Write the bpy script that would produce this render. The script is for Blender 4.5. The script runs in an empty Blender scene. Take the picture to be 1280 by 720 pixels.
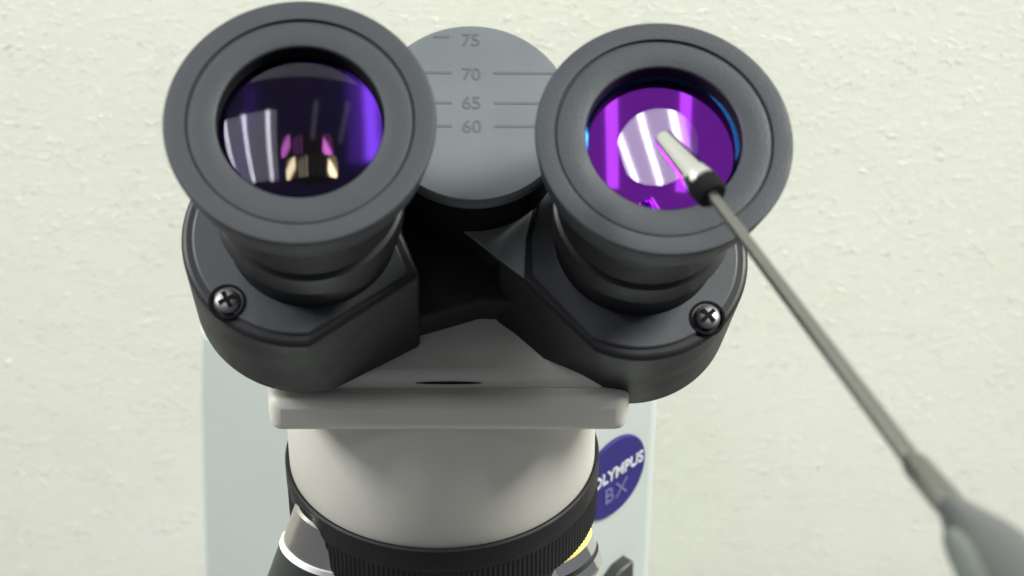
import bpy, bmesh, math, random
from mathutils import Vector, Matrix

random.seed(4)
SC = bpy.context.scene
COL = SC.collection
R = math.radians
MM = 0.001
CAM_Z = 560.0            # the camera's height above the bench, mm

# ------------------------------------------------------------------ camera, world, lamps, exposure
cam_d = bpy.data.cameras.new('camera')
cam = bpy.data.objects.new('camera', cam_d)
COL.objects.link(cam)
cam.location = (0, 0, CAM_Z * MM)
cam.rotation_euler = (R(90 - 33), 0, 0)
cam_d.sensor_width = 36
cam_d.lens = 36 * 2400 / 1280
cam_d.clip_start = 0.02
cam_d.clip_end = 50
cam_d.dof.use_dof = True
cam_d.dof.focus_distance = 0.42
cam_d.dof.aperture_fstop = 22
SC.camera = cam

world = bpy.data.worlds.new('World')
SC.world = world
world.use_nodes = True
bg = world.node_tree.nodes['Background']
bg.inputs['Color'].default_value = (0.92, 0.96, 1.0, 1)
bg.inputs['Strength'].default_value = 0.16


def area(name, loc, target, sx, sy, radiance, color=(1, 1, 1), roll=0.0):
    """A rectangular lamp at loc facing target (mm, relative to the camera); radiance fixes its brightness."""
    d = bpy.data.lights.new(name, 'AREA')
    d.shape = 'RECTANGLE'
    d.size = sx * MM
    d.size_y = sy * MM
    d.energy = radiance * math.pi * sx * sy * MM * MM * 1.0
    d.color = color
    o = bpy.data.objects.new(name, d)
    COL.objects.link(o)
    p = Vector((loc[0], loc[1], loc[2] + CAM_Z)) * MM
    t = Vector((target[0], target[1], target[2] + CAM_Z)) * MM
    o.location = p
    o.rotation_euler = ((t - p).to_track_quat('-Z', 'Y').to_matrix() @ Matrix.Rotation(roll, 3, 'Z')).to_euler()
    return o


def down(name, x0, x1, y0, y1, z, radiance, color=(1, 1, 1)):
    """A ceiling lamp covering x0..x1, y0..y1 at height z, shining straight down."""
    return area(name, ((x0 + x1) / 2, (y0 + y1) / 2, z), ((x0 + x1) / 2, (y0 + y1) / 2 + 0.001, z - 500), x1 - x0, y1 - y0, radiance, color)


# two bright ceiling fixtures to either side of the bench light the scene
area('ceiling_light_right', (1350, 310, 1150), (0, 310, -250), 380, 800, 76, (1.0, 0.985, 0.92))
area('ceiling_light_left', (-1560, 310, 1080), (0, 310, -250), 380, 800, 46, (1.0, 0.99, 0.94))
# a three-tube fixture overhead, left of the bench, and two dim strips above it (the lenses mirror them)
down('tube_fixture', -940, -290, -650, 250, 1201, 1.9, (0.96, 0.97, 1.0))
for xx in (-840, -615, -372):
    down('ceiling_tube', xx - 22, xx + 22, -650, 250, 1199, 15.0, (0.97, 0.97, 1.0))
down('ceiling_strip', 40, 88, -110, 360, 1200, 0.65)
down('ceiling_strip', 325, 372, -110, 400, 1200, 0.65)

SC.view_settings.view_transform = 'Standard'
SC.view_settings.look = 'None'
SC.view_settings.gamma = 1
SC.view_settings.use_curve_mapping = False
SC.view_settings.exposure = 0.58
SC.render.film_transparent = False
SC.render.filter_size = 1.9
SC.cycles.max_bounces = 10
SC.cycles.transparent_max_bounces = 12
SC.cycles.sample_clamp_indirect = 6.0
SC.cycles.use_denoising = True


# ------------------------------------------------------------------ materials
def mat(name, base, rough=0.5, metal=0.0, spec=0.5, noise=0.0, nscale=400.0, bump=0.0, bscale=900.0, coat=0.0,
        rough_var=0.06, sheen=0.0):
    m = bpy.data.materials.new(name)
    m.use_nodes = True
    nt = m.node_tree
    b = nt.nodes['Principled BSDF']
    b.inputs['Base Color'].default_value = (*base, 1)
    b.inputs['Roughness'].default_value = rough
    b.inputs['Metallic'].default_value = metal
    b.inputs['Specular IOR Level'].default_value = spec
    b.inputs['Coat Weight'].default_value = coat
    if sheen:
        b.inputs['Sheen Weight'].default_value = sheen
    tc = nt.nodes.new('ShaderNodeTexCoord')
    n = nt.nodes.new('ShaderNodeTexNoise')
    n.inputs['Scale'].default_value = nscale
    n.inputs['Detail'].default_value = 5
    nt.links.new(tc.outputs['Object'], n.inputs['Vector'])
    mr = nt.nodes.new('ShaderNodeMapRange')
    mr.inputs['From Min'].default_value = 0.3
    mr.inputs['From Max'].default_value = 0.7
    mr.inputs['To Min'].default_value = max(0.02, rough - rough_var)
    mr.inputs['To Max'].default_value = min(1, rough + rough_var)
    nt.links.new(n.outputs['Fac'], mr.inputs['Value'])
    nt.links.new(mr.outputs['Result'], b.inputs['Roughness'])
    if noise:
        mx = nt.nodes.new('ShaderNodeMix')
        mx.data_type = 'RGBA'
        mx.inputs['A'].default_value = (*[c * (1 - noise) for c in base], 1)
        mx.inputs['B'].default_value = (*[min(1, c * (1 + noise)) for c in base], 1)
        nt.links.new(n.outputs['Fac'], mx.inputs['Factor'])
        nt.links.new(mx.outputs['Result'], b.inputs['Base Color'])
    if bump:
        n2 = nt.nodes.new('ShaderNodeTexNoise')
        n2.inputs['Scale'].default_value = bscale
        n2.inputs['Detail'].default_value = 3
        nt.links.new(tc.outputs['Object'], n2.inputs['Vector'])
        bp = nt.nodes.new('ShaderNodeBump')
        bp.inputs['Strength'].default_value = bump
        bp.inputs['Distance'].default_value = 0.0003
        nt.links.new(n2.outputs['Fac'], bp.inputs['Height'])
        nt.links.new(bp.outputs['Normal'], b.inputs['Normal'])
    return m


def glass_coat(name, tint, fac, rough=0.05):
    """An anti-reflection coated lens face: lets the eye look in and mirrors a little, in the coating's colour."""
    m = bpy.data.materials.new(name)
    m.use_nodes = True
    nt = m.node_tree
    nt.nodes.remove(nt.nodes['Principled BSDF'])
    out = nt.nodes['Material Output']
    tr = nt.nodes.new('ShaderNodeBsdfTransparent')
    gl = nt.nodes.new('ShaderNodeBsdfGlossy')
    gl.inputs['Color'].default_value = (*tint, 1)
    gl.inputs['Roughness'].default_value = rough
    fr = nt.nodes.new('ShaderNodeLayerWeight')
    fr.inputs['Blend'].default_value = 0.25
    ad = nt.nodes.new('ShaderNodeMath')
    ad.operation = 'MULTIPLY_ADD'
    ad.inputs[1].default_value = 0.045
    ad.inputs[2].default_value = fac
    ad.use_clamp = True
    nt.links.new(fr.outputs['Facing'], ad.inputs[0])
    mx = nt.nodes.new('ShaderNodeMixShader')
    ge = nt.nodes.new('ShaderNodeNewGeometry')       # only the outer, coated side mirrors
    inv = nt.nodes.new('ShaderNodeMath')
    inv.operation = 'SUBTRACT'
    inv.inputs[0].default_value = 1.0
    nt.links.new(ge.outputs['Backfacing'], inv.inputs[1])
    mu = nt.nodes.new('ShaderNodeMath')
    mu.operation = 'MULTIPLY'
    nt.links.new(ad.outputs[0], mu.inputs[0])
    nt.links.new(inv.outputs[0], mu.inputs[1])
    nt.links.new(mu.outputs[0], mx.inputs['Fac'])
    nt.links.new(tr.outputs[0], mx.inputs[1])
    nt.links.new(gl.outputs[0], mx.inputs[2])
    nt.links.new(mx.outputs[0], out.inputs['Surface'])
    return m


def inner_coat(name, tint, rough=0.06):
    m = bpy.data.materials.new(name)
    m.use_nodes = True
    nt = m.node_tree
    nt.nodes.remove(nt.nodes['Principled BSDF'])
    gl = nt.nodes.new('ShaderNodeBsdfGlossy')
    gl.inputs['Color'].default_value = (*tint, 1)
    gl.inputs['Roughness'].default_value = rough
    nt.links.new(gl.outputs[0], nt.nodes['Material Output'].inputs['Surface'])
    return m


M_RUBBER = mat('eyecup_rubber', (0.011, 0.0145, 0.019), 0.58, spec=0.36, noise=0.10, nscale=160, bump=0.3, bscale=2200)
M_BARREL = mat('black_anodised', (0.008, 0.0083, 0.010), 0.45, spec=0.28, noise=0.1, nscale=200)
M_HOUSE = mat('black_enamel', (0.0075, 0.0078, 0.010), 0.5, spec=0.28, noise=0.10, nscale=120, bump=0.1, bscale=1800)
M_DECK = mat('grey_black_deck', (0.022, 0.026, 0.032), 0.5, spec=0.42, noise=0.08, nscale=120, bump=0.08, bscale=1800)
M_DARK = mat('matt_black', (0.005, 0.005, 0.006), 0.85, spec=0.08)
M_DIAL = mat('grey_dial_enamel', (0.054, 0.064, 0.071), 0.5, noise=0.04, nscale=90, bump=0.05, bscale=2000)
M_EAR_SHEEN = mat('hinge_top_sheen', (0.15, 0.165, 0.175), 0.5, noise=0.04, nscale=90)  # lighter grey that paints the sheen on the ear's top
M_MARK = mat('dial_print', (0.030, 0.035, 0.04), 0.6)
M_WHITE = mat('warm_white_enamel', (0.47, 0.462, 0.425), 0.5, noise=0.03, nscale=40, bump=0.05, bscale=900)
M_ARM = mat('pale_green_grey_enamel', (0.345, 0.385, 0.368), 0.5, noise=0.025, nscale=30, bump=0.05, bscale=900)
M_RING = mat('black_ring', (0.005, 0.0053, 0.0062), 0.55, spec=0.2, noise=0.1)
M_DULL = mat('dull_chrome', (0.50, 0.48, 0.465), 0.26, metal=1.0, rough_var=0.02)
M_CHROME = mat('chrome', (0.72, 0.72, 0.72), 0.06, metal=1.0, nscale=300, rough_var=0.02)
M_STEEL = mat('brushed_steel', (0.24, 0.24, 0.225), 0.28, metal=1.0, noise=0.03, nscale=200, rough_var=0.02)
M_SCREW = mat('screw_metal', (0.19, 0.19, 0.20), 0.5, metal=1.0)
M_YELLOW = mat('yellow_paint', (0.72, 0.60, 0.16), 0.45)
M_WHITEBAND = mat('white_paint', (0.85, 0.86, 0.86), 0.4)
M_BADGE = mat('badge_blue', (0.022, 0.019, 0.120), 0.7, spec=0.15, noise=0.05, nscale=100)
M_BADGETXT = mat('badge_white', (0.42, 0.43, 0.48), 0.4)
M_BADGEFAINT = mat('badge_pale_blue', (0.085, 0.085, 0.22), 0.4)
M_KNOB = mat('dark_green_black', (0.018, 0.022, 0.021), 0.5)
M_HANDLE = mat('grey_handle', (0.045, 0.05, 0.05), 0.3, metal=0.1, noise=0.15, nscale=70)
M_HANDLEPALE = mat('pale_handle', (0.06, 0.072, 0.062), 0.4, noise=0.1, nscale=70)
M_FRONT = glass_coat('front_lens_coating', (0.92, 0.88, 1.0), 0.026, 0.06)
M_FRONT2 = glass_coat('front_lens_coating_b', (1.0, 0.96, 1.0), 0.095, 0.075)
M_PURPLE = inner_coat('purple_coating', (0.50, 0.055, 0.95), 0.05)
M_VIOLET = inner_coat('violet_coating', (0.011, 0.0028, 0.044), 0.07)
M_BLUE = inner_coat('blue_glint_coat', (0.002, 0.014, 0.041), 0.08)
M_PINK = inner_coat('pink_glint_coat', (0.006, 0.0014, 0.0062), 0.12)
M_AMBER = inner_coat('amber_glint_coat', (0.014, 0.0115, 0.008), 0.12)

# ------------------------------------------------------------------ mesh helpers (mm, coordinates relative to the camera's foot point)
yaw, el = R(5), R(55)
RR = Vector((math.cos(yaw), math.sin(yaw), 0))
BB = Vector((-math.sin(yaw), math.cos(yaw), 0))
ZZ = Vector((0, 0, 1))
NN = math.sin(el) * ZZ - math.cos(el) * BB          # the way the eyepieces look
VV = math.cos(el) * ZZ + math.sin(el) * BB          # up within their faces
ORIGIN = Vector((0, 0, 0))


def frame(o, a, b, c):
    """Matrix taking local (x, y, z) to o + x a + y b + z c."""
    m = Matrix.Identity(4)
    for i, v in enumerate((a, b, c)):
        for j in range(3):
            m[j][i] = v[j]
    for j in range(3):
        m[j][3] = o[j]
    return m


def dirframe(o, d, up=Vector((0, 0, 1))):
    """Local z along d."""
    d = d.normalized()
    x = up.cross(d)
    if x.length < 1e-4:
        x = Vector((1, 0, 0))
    x.normalize()
    return frame(o, x, d.cross(x), d)


def link(name, bm, m, parent=None, mx=None, smooth=40, bevel=0, seg=2):
    if mx is not None:
        bm.transform(mx)
    off = ORIGIN
    for v in bm.verts:
        v.co = (v.co + Vector((0, 0, CAM_Z)) - off) * MM
    bmesh.ops.recalc_face_normals(bm, faces=bm.faces)
    me = bpy.data.meshes.new(name)
    bm.to_mesh(me)
    bm.free()
    for x in (m if isinstance(m, (list, tuple)) else [m]):
        me.materials.append(x)
    for p in me.polygons:
        p.use_smooth = True
    o = bpy.data.objects.new(name, me)
    COL.objects.link(o)
    if smooth:
        me.set_sharp_from_angle(angle=R(smooth))
    if bevel:
        bv = o.modifiers.new('bevel', 'BEVEL')
        bv.width = bevel * MM
        bv.segments = seg
        bv.limit_method = 'ANGLE'
        bv.angle_limit = R(35)
        bv.harden_normals = False
    if parent is not None:
        o.parent = parent
    return o


def lathe(bm, prof, n=96, mi=0, cap0=False, cap1=False):
    """prof: (radius, z) pairs, spun about z. mi an index or one per band."""
    rings = []
    for r, z in prof:
        if r < 1e-6:
            rings.append([bm.verts.new((0, 0, z))])
        else:
            rings.append([bm.verts.new((r * math.cos(2 * math.pi * k / n), r * math.sin(2 * math.pi * k / n), z)) for k in range(n)])
    for i in range(len(rings) - 1):
        a, b = rings[i], rings[i + 1]
        for k in range(n):
            k2 = (k + 1) % n
            if len(a) == 1 and len(b) == 1:
                continue
            if len(a) == 1:
                f = bm.faces.new((a[0], b[k], b[k2]))
            elif len(b) == 1:
                f = bm.faces.new((a[k], a[k2], b[0]))
            else:
                f = bm.faces.new((a[k], a[k2], b[k2], b[k]))
            f.material_index = mi[i] if isinstance(mi, (list, tuple)) else mi
    if cap0 and len(rings[0]) > 1:
        bm.faces.new(rings[0]).material_index = mi[0] if isinstance(mi, (list, tuple)) else mi
    if cap1 and len(rings[-1]) > 1:
        bm.faces.new(rings[-1]).material_index = mi[-1] if isinstance(mi, (list, tuple)) else mi
    return rings


def prism(bm, pts, z0, z1, mi=0):
    a = [bm.verts.new((x, y, z0)) for x, y in pts]
    b = [bm.verts.new((x, y, z1)) for x, y in pts]
    n = len(pts)
    fs = [bm.faces.new(a), bm.faces.new(b)]
    for k in range(n):
        fs.append(bm.faces.new((a[k], a[(k + 1) % n], b[(k + 1) % n], b[k])))
    for f in fs:
        f.material_index = mi


def box(bm, x0, x1, y0, y1, z0, z1, mi=0):
    prism(bm, [(x0, y0), (x1, y0), (x1, y1), (x0, y1)], z0, z1, mi)


def arc(cx, cy, r, a0, a1, n=28):
    return [(cx + r * math.cos(R(a0 + (a1 - a0) * k / n)), cy + r * math.sin(R(a0 + (a1 - a0) * k / n))) for k in range(n + 1)]


def offset(pts, d):
    """Shrink a closed outline by d (either winding)."""
    n = len(pts)
    A = sum(pts[i][0] * pts[(i + 1) % n][1] - pts[(i + 1) % n][0] * pts[i][1] for i in range(n))
    s = 1 if A > 0 else -1
    out = []
    for i in range(n):
        p0, p1, p2 = Vector(pts[i - 1]), Vector(pts[i]), Vector(pts[(i + 1) % n])
        e1, e2 = (p1 - p0), (p2 - p1)
        if e1.length < 1e-6 or e2.length < 1e-6:
            out.append(tuple(p1))
            continue
        e1.normalize(); e2.normalize()
        n1 = Vector((-e1.y, e1.x)) * s
        n2 = Vector((-e2.y, e2.x)) * s
        h = n1 + n2
        h.normalize()
        out.append(tuple(p1 + h * (d / max(0.35, h.dot(n1)))))
    return out


def text_mesh(body, size, bold=0.0, spacing=1.0, depth=0.12):
    c = bpy.data.curves.new('text', 'FONT')
    c.body = body
    c.size = size
    c.align_x = 'CENTER'
    c.align_y = 'CENTER'
    c.offset = bold
    c.extrude = depth
    c.space_character = spacing
    o = bpy.data.objects.new('text', c)
    COL.objects.link(o)
    dg = bpy.context.evaluated_depsgraph_get()
    me = bpy.data.meshes.new_from_object(o.evaluated_get(dg))
    bm = bmesh.new()
    bm.from_mesh(me)
    bpy.data.objects.remove(o)
    bpy.data.curves.remove(c)
    bpy.data.meshes.remove(me)
    return bm


def thing(name, label, cat, loc):
    o = bpy.data.objects.new(name, None)
    o.empty_display_size = 0.02
    COL.objects.link(o)
    o.location = Vector(loc) * MM
    o['label'] = label
    o['category'] = cat
    return o


# ------------------------------------------------------------------ the wall behind, and the bench under the stand
def wall_material():
    m = bpy.data.materials.new('textured_wall_paint')
    m.use_nodes = True
    nt = m.node_tree
    b = nt.nodes['Principled BSDF']
    b.inputs['Roughness'].default_value = 0.6
    b.inputs['Specular IOR Level'].default_value = 0.3
    tc = nt.nodes.new('ShaderNodeTexCoord')
    mp = nt.nodes.new('ShaderNodeMapping')
    mp.inputs['Scale'].default_value = (0.8, 1, 1.3)
    nt.links.new(tc.outputs['Object'], mp.inputs['Vector'])
    # broad colour drift of the paint
    n0 = nt.nodes.new('ShaderNodeTexNoise')
    n0.inputs['Scale'].default_value = 14
    n0.inputs['Detail'].default_value = 6
    nt.links.new(mp.outputs[0], n0.inputs['Vector'])
    mx = nt.nodes.new('ShaderNodeMix')
    mx.data_type = 'RGBA'
    mx.inputs['A'].default_value = (0.77, 0.782, 0.675, 1)
    mx.inputs['B'].default_value = (0.85, 0.86, 0.79, 1)
    nt.links.new(n0.outputs['Fac'], mx.inputs['Factor'])
    nt.links.new(mx.outputs['Result'], b.inputs['Base Color'])
    # roller texture: sparse worm-like ridges
    n1 = nt.nodes.new('ShaderNodeTexNoise')
    n1.inputs['Scale'].default_value = 420
    n1.inputs['Detail'].default_value = 3
    n1.inputs['Roughness'].default_value = 0.55
    n1.inputs['Distortion'].default_value = 1.2
    nt.links.new(mp.outputs[0], n1.inputs['Vector'])
    r1 = nt.nodes.new('ShaderNodeMapRange')
    r1.interpolation_type = 'SMOOTHSTEP'
    r1.inputs['From Min'].default_value = 0.55
    r1.inputs['From Max'].default_value = 0.68
    nt.links.new(n1.outputs['Fac'], r1.inputs['Value'])
    n2 = nt.nodes.new('ShaderNodeTexNoise')
    n2.inputs['Scale'].default_value = 70
    n2.inputs['Detail'].default_value = 2
    nt.links.new(mp.outputs[0], n2.inputs['Vector'])
    r2 = nt.nodes.new('ShaderNodeMapRange')
    r2.inputs['From Min'].default_value = 0.42
    r2.inputs['From Max'].default_value = 0.68
    r2.inputs['To Min'].default_value = 0.12
    nt.links.new(n2.outputs['Fac'], r2.inputs['Value'])
    mu = nt.nodes.new('ShaderNodeMath')
    mu.operation = 'MULTIPLY'
    nt.links.new(r1.outputs['Result'], mu.inputs[0])
    nt.links.new(r2.outputs['Result'], mu.inputs[1])
    n3 = nt.nodes.new('ShaderNodeTexNoise')
    n3.inputs['Scale'].default_value = 420
    n3.inputs['Detail'].default_value = 2
    nt.links.new(mp.outputs[0], n3.inputs['Vector'])
    ma = nt.nodes.new('ShaderNodeMath')
    ma.operation = 'MULTIPLY_ADD'
    ma.inputs[1].default_value = 0.10
    nt.links.new(n3.outputs['Fac'], ma.inputs[0])
    nt.links.new(mu.outputs[0], ma.inputs[2])
    bp = nt.nodes.new('ShaderNodeBump')
    bp.inputs['Strength'].default_value = 0.7
    bp.inputs['Distance'].default_value = 0.0008
    nt.links.new(ma.outputs[0], bp.inputs['Height'])
    nt.links.new(bp.outputs['Normal'], b.inputs['Normal'])
    return m


bm = bmesh.new()
box(bm, -1600, 1600, 572, 660, -CAM_Z, 900)
wall = link('wall', bm, wall_material())
wall['kind'] = 'structure'
wall['label'] = 'cream white wall with rough roller paint texture behind the microscope'

bm = bmesh.new()
box(bm, -1600, 1600, -100, 571, -CAM_Z - 30, -CAM_Z)
bench = link('bench_top', bm, mat('bench_laminate', (0.10, 0.10, 0.10), 0.5, noise=0.1, nscale=20))
bench['kind'] = 'structure'

# ------------------------------------------------------------------ the microscope
ROOT = Vector((-20, 430, 0))
ORIGIN = ROOT
scope = thing('microscope', 'white microscope with black twin eyepieces, grey dial between them and round blue badge', 'microscope', ROOT)

L0 = Vector((-36.4, 292.1, -156.1))                 # centre of the left eyecup's face
R0 = Vector((27.4, 303.2, -164.8))                  # the right one, screwed a little deeper

# --- stand: the upright arm with chamfered front edges
def arm_ring(s, z):
    pts = [(-47, 392), (6, 394), (40.2, 428.2), (40.2, 500), (-86, 500), (-86, 436)]
    return [(x * s if x < -70 else x, y, z) for x, y in pts]


bm = bmesh.new()
levels = [(1.0, -296), (1.025, -320), (1.075, -388), (1.085, -420), (1.085, -520)]
rings = [[bm.verts.new(p) for p in arm_ring(s, z)] for s, z in levels]
for a, b in zip(rings, rings[1:]):
    for k in range(6):
        bm.faces.new((a[k], a[(k + 1) % 6], b[(k + 1) % 6], b[k]))
bm.faces.new(rings[0])
bm.faces.new(rings[-1])
arm = link('arm', bm, M_ARM, scope, bevel=2.5, seg=3)
bm = bmesh.new()
prism(bm, [(-92, 250), (60, 250), (66, 262), (66, 545), (-98, 545), (-98, 262)], -CAM_Z, -519)
link('foot', bm, M_ARM, scope, bevel=4, seg=3)

# --- head: flange, body, round tube, ring
bm = bmesh.new()
prism(bm, [(-49.9, 316.5), (23.6, 316.5), (25.2, 330), (25.2, 396), (-51.5, 396), (-51.5, 330)], -241.5, -232.8)
head = link('head_flange', bm, M_WHITE, scope, bevel=2.4, seg=4)
bm = bmesh.new()
prof = [(320.5, -234), (320.5, -229.5), (324, -227.5), (376, -195), (376, -234)]
for x0, x1 in ((-46, 19.5),):
    a = [bm.verts.new((x0, y, z)) for y, z in prof]
    b = [bm.verts.new((x1, y, z)) for y, z in prof]
    bm.faces.new(a); bm.faces.new(b)
    for k in range(len(prof)):
        bm.faces.new((a[k], a[(k + 1) % 5], b[(k + 1) % 5], b[k]))
link('head_body', bm, M_WHITE, scope, bevel=1.5, seg=2)

bm = bmesh.new()
prism(bm, [(-6.8, 0), (-4, 0.2), (0, 0.3), (4, 0.2), (6.8, 0), (4, -0.18), (0, -0.25), (-4, -0.18)], -1.6, 0.35)
link('slot', bm, M_RING, scope, frame(Vector((-13, 320.5, -231.3)), Vector((1, 0, 0)), ZZ, Vector((0, -1, 0))))

TUBE = Vector((-16.1, 352, 0))
bm = bmesh.new()
lathe(bm, [(0, -240.5), (34.6, -240.5), (35.0, -250), (35.2, -275.0), (34.6, -276.0), (0, -276.0)], 128)
link('tube', bm, M_WHITE, scope, Matrix.Translation(TUBE))
bm = bmesh.new()
lathe(bm, [(35.3, -270.6), (35.8, -270.6), (36.2, -271.0), (36.2, -276), (36.0, -277)], 128)
N_K = 190
prof = [(36.0, -277), (36.0, -286), (33, -287.5), (0, -287.5)]
ring_bm = bm
# knurled band: alternating radii
top, bot = [], []
for k in range(N_K * 2):
    a = math.pi * k / N_K
    r = 36.1 if k % 2 == 0 else 35.9
    top.append(bm.verts.new((r * math.cos(a), r * math.sin(a), -277)))
    bot.append(bm.verts.new((r * math.cos(a), r * math.sin(a), -285.5)))
for k in range(N_K * 2):
    k2 = (k + 1) % (N_K * 2)
    bm.faces.new((top[k], top[k2], bot[k2], bot[k]))
lathe(bm, [(35.9, -285.5), (34, -287), (0, -287)], 128)
link('clamp_ring', bm, M_RING, scope, Matrix.Translation(TUBE + Vector((0, 0, -2.0))), smooth=25)
bm = bmesh.new()
lathe(bm, [(0, -288.8), (30, -288.8), (31, -292), (27, -306), (0, -306)], 96)
link('nosepiece', bm, M_RING, scope, Matrix.Translation(TUBE))
bm = bmesh.new()
box(bm, -48, 16, 352, 400, -300, -290.5)
link('arm_bracket', bm, M_ARM, scope, bevel=2)

# --- objectives under the ring
def objective(pos, d, mats, prof, mi):
    bm = bmesh.new()
    lathe(bm, prof, 72, mi)
    return link('objective', bm, mats, scope, dirframe(Vector(pos), Vector(d)), smooth=30)


ob = objective((-40, 336, -279), (-0.36, -0.22, -0.95), [M_DULL, M_WHITEBAND, M_KNOB],
               [(0, 0), (8.6, 0), (9.2, 0.6), (9.2, 9.5), (9.6, 9.6), (9.6, 10.9), (9.5, 11), (9.5, 26), (7, 30), (0, 30)],
               [0, 0, 0, 1, 1, 1, 2, 2, 2])
ob2 = objective((4.6, 349, -284.8), (0.40, -0.12, -0.9), [M_CHROME, M_YELLOW, M_KNOB],
                [(0, 0), (8.6, 0), (9, 0.4), (9, 10.5), (9.25, 10.6), (9.25, 14.2), (9.0, 14.4), (9.0, 17.6), (8.5, 17.8), (8.5, 18.7), (9.0, 18.9), (9.0, 21.5), (8.0, 23), (0, 23)],
                [0, 0, 0, 1, 1, 1, 0, 0, 2, 2, 0, 0, 0])

# --- black stop on the right of the arm
kf = frame(Vector((28.64, 417.24, -367.1)), Vector((0.7071, 0.7071, 0)), ZZ, Vector((0.7071, -0.7071, 0)))
bm = bmesh.new()
prism(bm, [(-7.5, -14), (4.5, -14), (4.5, 3.2), (-1, 2.8), (-7.5, -1.5)], -2, 4.5)
prism(bm, [(4.3, -14), (6.3, -14), (6.3, -1.2), (4.3, -1.0)], -2, 3.0)
link('arm_knob', bm, M_KNOB, scope, kf, bevel=0.7)

# --- round badge on the right chamfer
bc = Vector((27.3, 415.9, -331.9))
s = Vector((1, 1, 0)).normalized()
nb = Vector((1, -1, 0)).normalized()
bfr = frame(bc + nb * 0.0, s, ZZ, nb)
bm = bmesh.new()
lathe(bm, [(0, -2), (13.0, -2), (13.0, 0.9), (12.6, 1.3), (0, 1.3)], 96)
badge = link('badge', bm, M_BADGE, scope, bfr)
bm = text_mesh('OLYMPUS', 5.2, 0.14, 1.0)
xs = [v.co.x for v in bm.verts]
k = 20.6 / (max(xs) - min(xs))
link('lettering', bm, M_BADGETXT, badge, bfr @ Matrix.Translation((1.3, 1.6, 1.42)) @ Matrix.Diagonal((k, 1.0, 1, 1)))
bm = text_mesh('BX', 7.2, 0.06, 1.15)
link('lettering', bm, M_BADGEFAINT, badge, bfr @ Matrix.Translation((0.6, -5.2, 1.42)))

# --- the two prism housings (plan outlines in the eyepiece plane; z = -depth behind the eyecup face)
def plan(axis):
    return frame(axis, RR, VV, NN)


PL, PR = plan(L0), plan(R0)
EL, ER = plan(L0 + VV * 1.0), plan(R0 + VV * 0.45)     # the two eyepieces' own axes

left_top = arc(-2.5, 0, 23, 100, 272, 40) + [(20.6, -9.6), (17.6, -0.5), (17.6, 17)]
left_bot = arc(-2.5, 0, 23, 100, 283, 40) + [(20.6, -14.0), (17.6, -3.5), (17.6, 17)]
right_top = [(-28.3, -2.6), (-24.7, -6.0)] + arc(0, -2.5, 22.6, 243, 440, 44) + [(-18, 17.5), (-28.3, 14)]
right_bot = [(-28.3, -11.7), (-24.7, -14.8)] + arc(0, -2.5, 22.6, 250, 440, 44) + [(-18, 17.5), (-28.3, 14)]


def loft(bm, a, b, za, zb):
    A = [bm.verts.new((x, y, za)) for x, y in a]
    B = [bm.verts.new((x, y, zb)) for x, y in b]
    n = len(A)
    bm.faces.new(A); bm.faces.new(B)
    for k in range(n):
        bm.faces.new((A[k], A[(k + 1) % n], B[(k + 1) % n], B[k]))


def housing(P, top, bot, plate, t0=47.2, t1=75.5):
    bm = bmesh.new()
    loft(bm, bot, top, -t1, -t0)
    h = link('prism_housing', bm, M_HOUSE, scope, P, bevel=1.1, seg=3)
    bm = bmesh.new()
    prism(bm, plate, -t0 - 2, -t0 + 0.55)
    link('cover_plate', bm, M_DECK, h, P, bevel=0.5, seg=2)
    return h


hl = housing(PL, left_top, left_bot, arc(-2.5, 0, 20.9, 100, 273, 40) + [(18.1, -9.2), (15.6, -0.9), (15.6, 17)])
hr = housing(PR, right_top, right_bot, arc(0, -2.5, 20.5, 238, 440, 44) + [(-17, 16), (-21.5, 2), (-21.8, -6.2)])
# the ears that carry the housings on the hinge
bm = bmesh.new()
prism(bm, [(19, -12), (33, -8.5), (44, -9.5), (44, 36), (10, 36), (8, 0)], -76, -66)
link('hinge_ear', bm, M_HOUSE, scope, PL, bevel=0.8)
bm = bmesh.new()
prism(bm, [(-35.0, 4.0), (-28.1, -2.6), (-23.0, -7.3), (-22.0, 2), (-17.5, 17), (-17.5, 34), (-36, 34)], -64, -46.7)
for f in bm.faces:
    if all(v.co.z > -47 for v in f.verts):
        f.material_index = 1  # top face only: its sheen is in the colour
link('hinge_ear', bm, [M_HOUSE, M_EAR_SHEEN], scope, PR, bevel=0.6)

# --- Phillips screws
def screw(P, u, v, host, rot, t=46.6):
    F_ = P @ Matrix.Translation((u, v, -t)) @ Matrix.Rotation(R(rot), 4, 'Z')
    bm = bmesh.new()
    lathe(bm, [(3.6, -1), (3.6, 0.12), (3.1, 0.12), (2.9, -0.5)], 40, 1)
    lathe(bm, [(2.55, -0.5), (2.5, 0.5), (2.2, 0.95), (1.5, 1.3), (0.8, 1.42), (0, 1.45)], 40, 0)
    for k in range(2):
        w, l = (0.42, 1.7) if k == 0 else (1.7, 0.42)
        b2 = 1.5 if k == 0 else 1.52
        box(bm, -w, w, -l, l, 0.6, b2, 1)
    link('screw', bm, [M_SCREW, M_DARK], host, F_)


screw(PL, -16.7, -13.5, hl, 25)
screw(PR, 12.6, -17.2, hr, 40)

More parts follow.
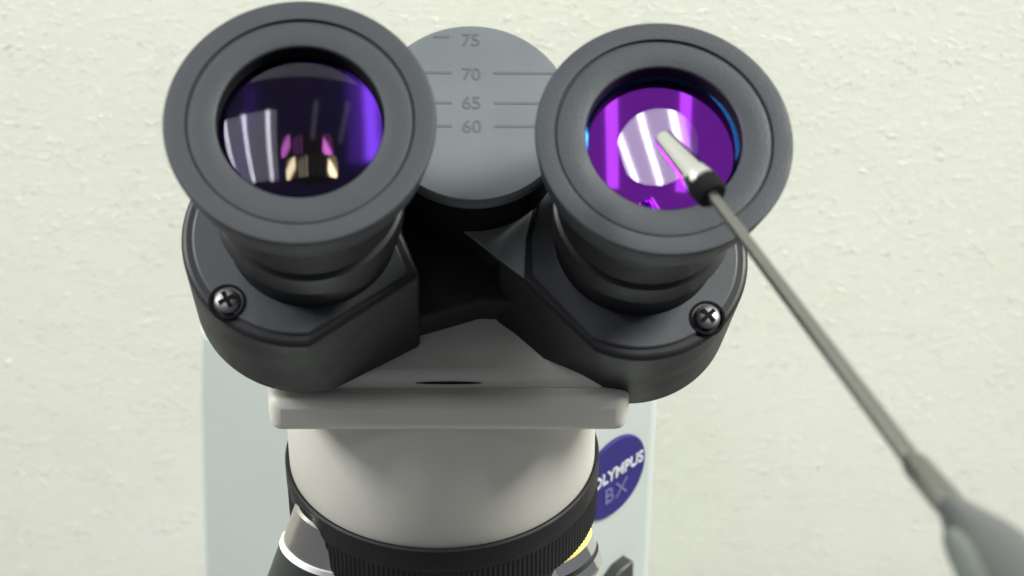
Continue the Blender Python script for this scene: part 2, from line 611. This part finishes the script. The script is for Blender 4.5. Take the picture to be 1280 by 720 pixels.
# --- interpupillary dial and its hinge barrel
DIAL = L0 + 32.4 * RR + 21.6 * VV
PD = plan(DIAL)
bm = bmesh.new()
lathe(bm, [(0, -76), (18.3, -76), (18.3, -43.4), (0, -43.4)], 96)
link('hinge_barrel', bm, M_DARK, scope, PD)
bm = bmesh.new()
lathe(bm, [(0, -43.2), (19.3, -43.2), (19.6, -42.9), (19.6, -40.7), (19.0, -40), (0, -40)], 128)
dial = link('dial', bm, M_DIAL, scope, PD)
bm = bmesh.new()
for v, n in ((16.7, 0), (8.6, 1), (1.9, 2), (-3.2, 3)):
    hw = math.sqrt(max(0, 18.4 ** 2 - v * v))
    for sgn in (-1, 1):
        x0, x1 = (4.2, min(hw, 17.5))
        if v > 16 and sgn > 0:
            continue
        if v > 16:
            x0 = 4.6
        box(bm, min(sgn * x0, sgn * x1), max(sgn * x0, sgn * x1), v - 0.27, v + 0.27, -40.2, -39.93)
link('scale_lines', bm, M_MARK, dial, PD @ Matrix.Rotation(R(-3), 4, 'Z'))
bm = bmesh.new()
for v, t in ((15.9, '75'), (8.2, '70'), (1.8, '65'), (-3.4, '60')):
    b2 = text_mesh(t, 3.9, 0.02, 1.0, 0.04)
    b2.transform(Matrix.Translation((-0.3, v, -39.95)))
    tmp = bpy.data.meshes.new('tmp')
    b2.to_mesh(tmp)
    b2.free()
    bm.from_mesh(tmp)
    bpy.data.meshes.remove(tmp)
link('numerals', bm, M_MARK, dial, PD @ Matrix.Rotation(R(-3), 4, 'Z'))


# --- eyepieces
def cap(bm, rc, ap, t_edge, mi=0, n=72, rows=18, tilt=None, concave=False):
    """A spherical cap of curvature radius rc and aperture radius ap whose rim lies at depth t_edge."""
    amax = math.asin(ap / rc)
    prof = []
    for k in range(rows + 1):
        a = amax * k / rows
        h = rc * math.cos(a) - rc * math.cos(amax)
        prof.append((rc * math.sin(a), -t_edge + (-h if concave else h)))
    b2 = bmesh.new()
    lathe(b2, prof, n, mi)
    if tilt is not None:
        T = Matrix.Translation((0, 0, -t_edge)) @ Matrix.Rotation(R(tilt[0]), 4, 'X') @ Matrix.Rotation(R(tilt[1]), 4, 'Y') @ Matrix.Translation((0, 0, t_edge))
        b2.transform(T)
    tmp = bpy.data.meshes.new('tmp')
    b2.to_mesh(tmp)
    b2.free()
    bm.from_mesh(tmp)
    bpy.data.meshes.remove(tmp)


def eyepiece(P, ro, ri):
    bm = bmesh.new()
    lathe(bm, [(18.5, -6), (19.2, -9), (19.2, -11.5), (18.0, -12.2), (17.6, -27.5), (17.0, -28.2), (17.0, -29.5), (17.9, -30), (17.9, -36.5), (16.4, -38),
               (16.2, -46), (17.5, -48.5)], 96)
    e = link('eyepiece', bm, M_BARREL, scope, P)
    bm = bmesh.new()
    prof = [(ri - 0.1, -4), (ri, -0.95), (ri + 0.12, -0.7), (ri + 0.4, -0.55), (18.6, -0.5), (19.3, -0.62), (19.45, -0.85), (19.7, -0.85), (19.85, -0.25),
            (ro - 0.7, 0), (ro - 0.2, -0.12), (ro, -0.5), (ro - 0.05, -1.0), (ro - 0.9, -6.5), (ro - 2.0, -10.0), (ro - 2.6, -10.6), (18.6, -10.6)]
    lathe(bm, prof, 128)
    link('eyecup', bm, M_RUBBER, e, P)
    bm = bmesh.new()
    lathe(bm, [(ri - 0.12, -1.0), (ri - 0.15, -3.6), (15.8, -5), (15.8, -27), (0, -27)], 72)
    link('baffle', bm, M_DARK, e, P)
    return e


el_ = eyepiece(EL, 23.5, 14.5)
bm = bmesh.new()
cap(bm, 50, 14.3, 2.9)
link('eye_lens', bm, M_FRONT, el_, EL)
bm = bmesh.new()
cap(bm, 100, 14.05, 4.4, tilt=(0, -1.5), concave=True)
link('field_lens', bm, M_VIOLET, el_, EL)
for m_, u, v, t, hv in ((M_PINK, 0.9, -2.9, 4.9, 2.1), (M_AMBER, 1.7, -7.2, 4.9, 2.1)):  # added mirror pieces, cut to show pink and amber glints
    bm = bmesh.new()
    cap(bm, 8, 4.6, 0)
    bm.transform(Matrix.Diagonal((1, 1.9, 1, 1)))
    for sg in (-1, 1):
        bmesh.ops.bisect_plane(bm, geom=bm.verts[:] + bm.edges[:] + bm.faces[:], plane_co=(0, sg * hv, 0), plane_no=(0, sg, 0), clear_outer=True)
    bm.transform(Matrix.Translation((u, v, -t)))
    link('glint_mirror', bm, m_, el_, EL)

er_ = eyepiece(ER, 23.3, 14.2)
bm = bmesh.new()
cap(bm, 150, 13.4, 4.2)
link('field_lens', bm, M_PURPLE, er_, ER)
bm = bmesh.new()
lathe(bm, [(13.35, -4.22), (13.6, -4.16), (13.9, -4.07), (14.2, -3.96), (14.5, -3.8)], 96)
link('rim_glint_ring', bm, M_BLUE, er_, ER)  # added ring, sloped to mirror the lamps as a blue rim glint
bm = bmesh.new()
cap(bm, 75, 7.4, 0, tilt=(3.6, -17.3))
bm.transform(Matrix.Translation((-1.2, -1.3, -1.8)))
link('eye_lens', bm, M_FRONT2, er_, ER)

# ------------------------------------------------------------------ the thin pointer held to the right lens
ORIGIN = Vector((0, 0, 0))
f_, PX = 2400.0, R(33)
def at(x, y, d):
    F = Vector((0, math.cos(PX), -math.sin(PX))); U = Vector((0, math.sin(PX), math.cos(PX)))
    return d * (F + Vector(((x - 640) / f_, 0, 0)) + U * ((360 - y) / f_))


P_TIP, P_COL, P_FER, P_END, P_OUT = at(828, 172, 331), at(884, 236, 322), at(1142, 578, 252), at(1190, 634, 241), at(1420, 930, 196)
ORIGIN = P_END + Vector((0, 0, CAM_Z))
probe = thing('pointer_tool', 'slim steel hand tool with chrome tip and black collar touching the right lens', 'hand tool', ORIGIN)
ORIGIN = P_END + Vector((0, 0, CAM_Z))


def rod(bm, a, b, prof, n=32, mi=0):
    """prof: (fraction from a to b, radius)."""
    b2 = bmesh.new()
    L = (b - a).length
    lathe(b2, [(r, q * L) for q, r in prof], n, mi)
    b2.transform(dirframe(a, b - a))
    tmp = bpy.data.meshes.new('tmp')
    b2.to_mesh(tmp)
    b2.free()
    bm.from_mesh(tmp)
    bpy.data.meshes.remove(tmp)


bm = bmesh.new()
rod(bm, P_TIP, P_COL, [(0, 0), (0, 1.5), (0.03, 1.75), (0.72, 2.5), (0.75, 2.75), (0.92, 2.85), (0.95, 0)])
link('tip', bm, M_CHROME, probe)
bm = bmesh.new()
rod(bm, P_TIP, P_COL, [(0.86, 0), (0.86, 2.7), (0.9, 2.85), (1.1, 2.8), (1.14, 2.3), (1.14, 0)])
link('collar', bm, M_DARK, probe)
bm = bmesh.new()
rod(bm, P_COL, P_FER, [(0, 0.95), (0.5, 1.15), (1, 1.35)])
link('shaft', bm, M_STEEL, probe)
bm = bmesh.new()
rod(bm, P_FER, P_END, [(-0.06, 1.3), (0.0, 1.6), (0.1, 1.85), (0.9, 2.0), (1.05, 1.9)])
link('ferrule', bm, M_STEEL, probe)
bm = bmesh.new()
rod(bm, P_END, P_OUT, [(0.0, 0), (0.0, 1.9), (0.04, 2.3), (0.12, 3.3), (0.22, 4.6), (0.36, 5.7), (0.55, 6.4), (0.8, 6.6), (1.0, 5.6), (1.02, 0)])
link('handle', bm, M_HANDLE, probe)

# a paler ellipsoid bulging from the handle, on the side towards the left
d_ = (P_OUT - P_END)
side = (-P_END.normalized() + Vector((-0.75, 0, -0.1))).normalized()
side = (side - d_.normalized() * side.dot(d_.normalized())).normalized()
bm = bmesh.new()
bmesh.ops.create_uvsphere(bm, u_segments=32, v_segments=20, radius=1)
L_ = d_.length
bm.transform(frame(P_END + d_ * 0.42 + side * 4.0, d_.normalized() * (L_ * 0.27), d_.normalized().cross(side) * 2.6, side * 2.45))
link('pale_bulge', bm, M_HANDLEPALE, probe)
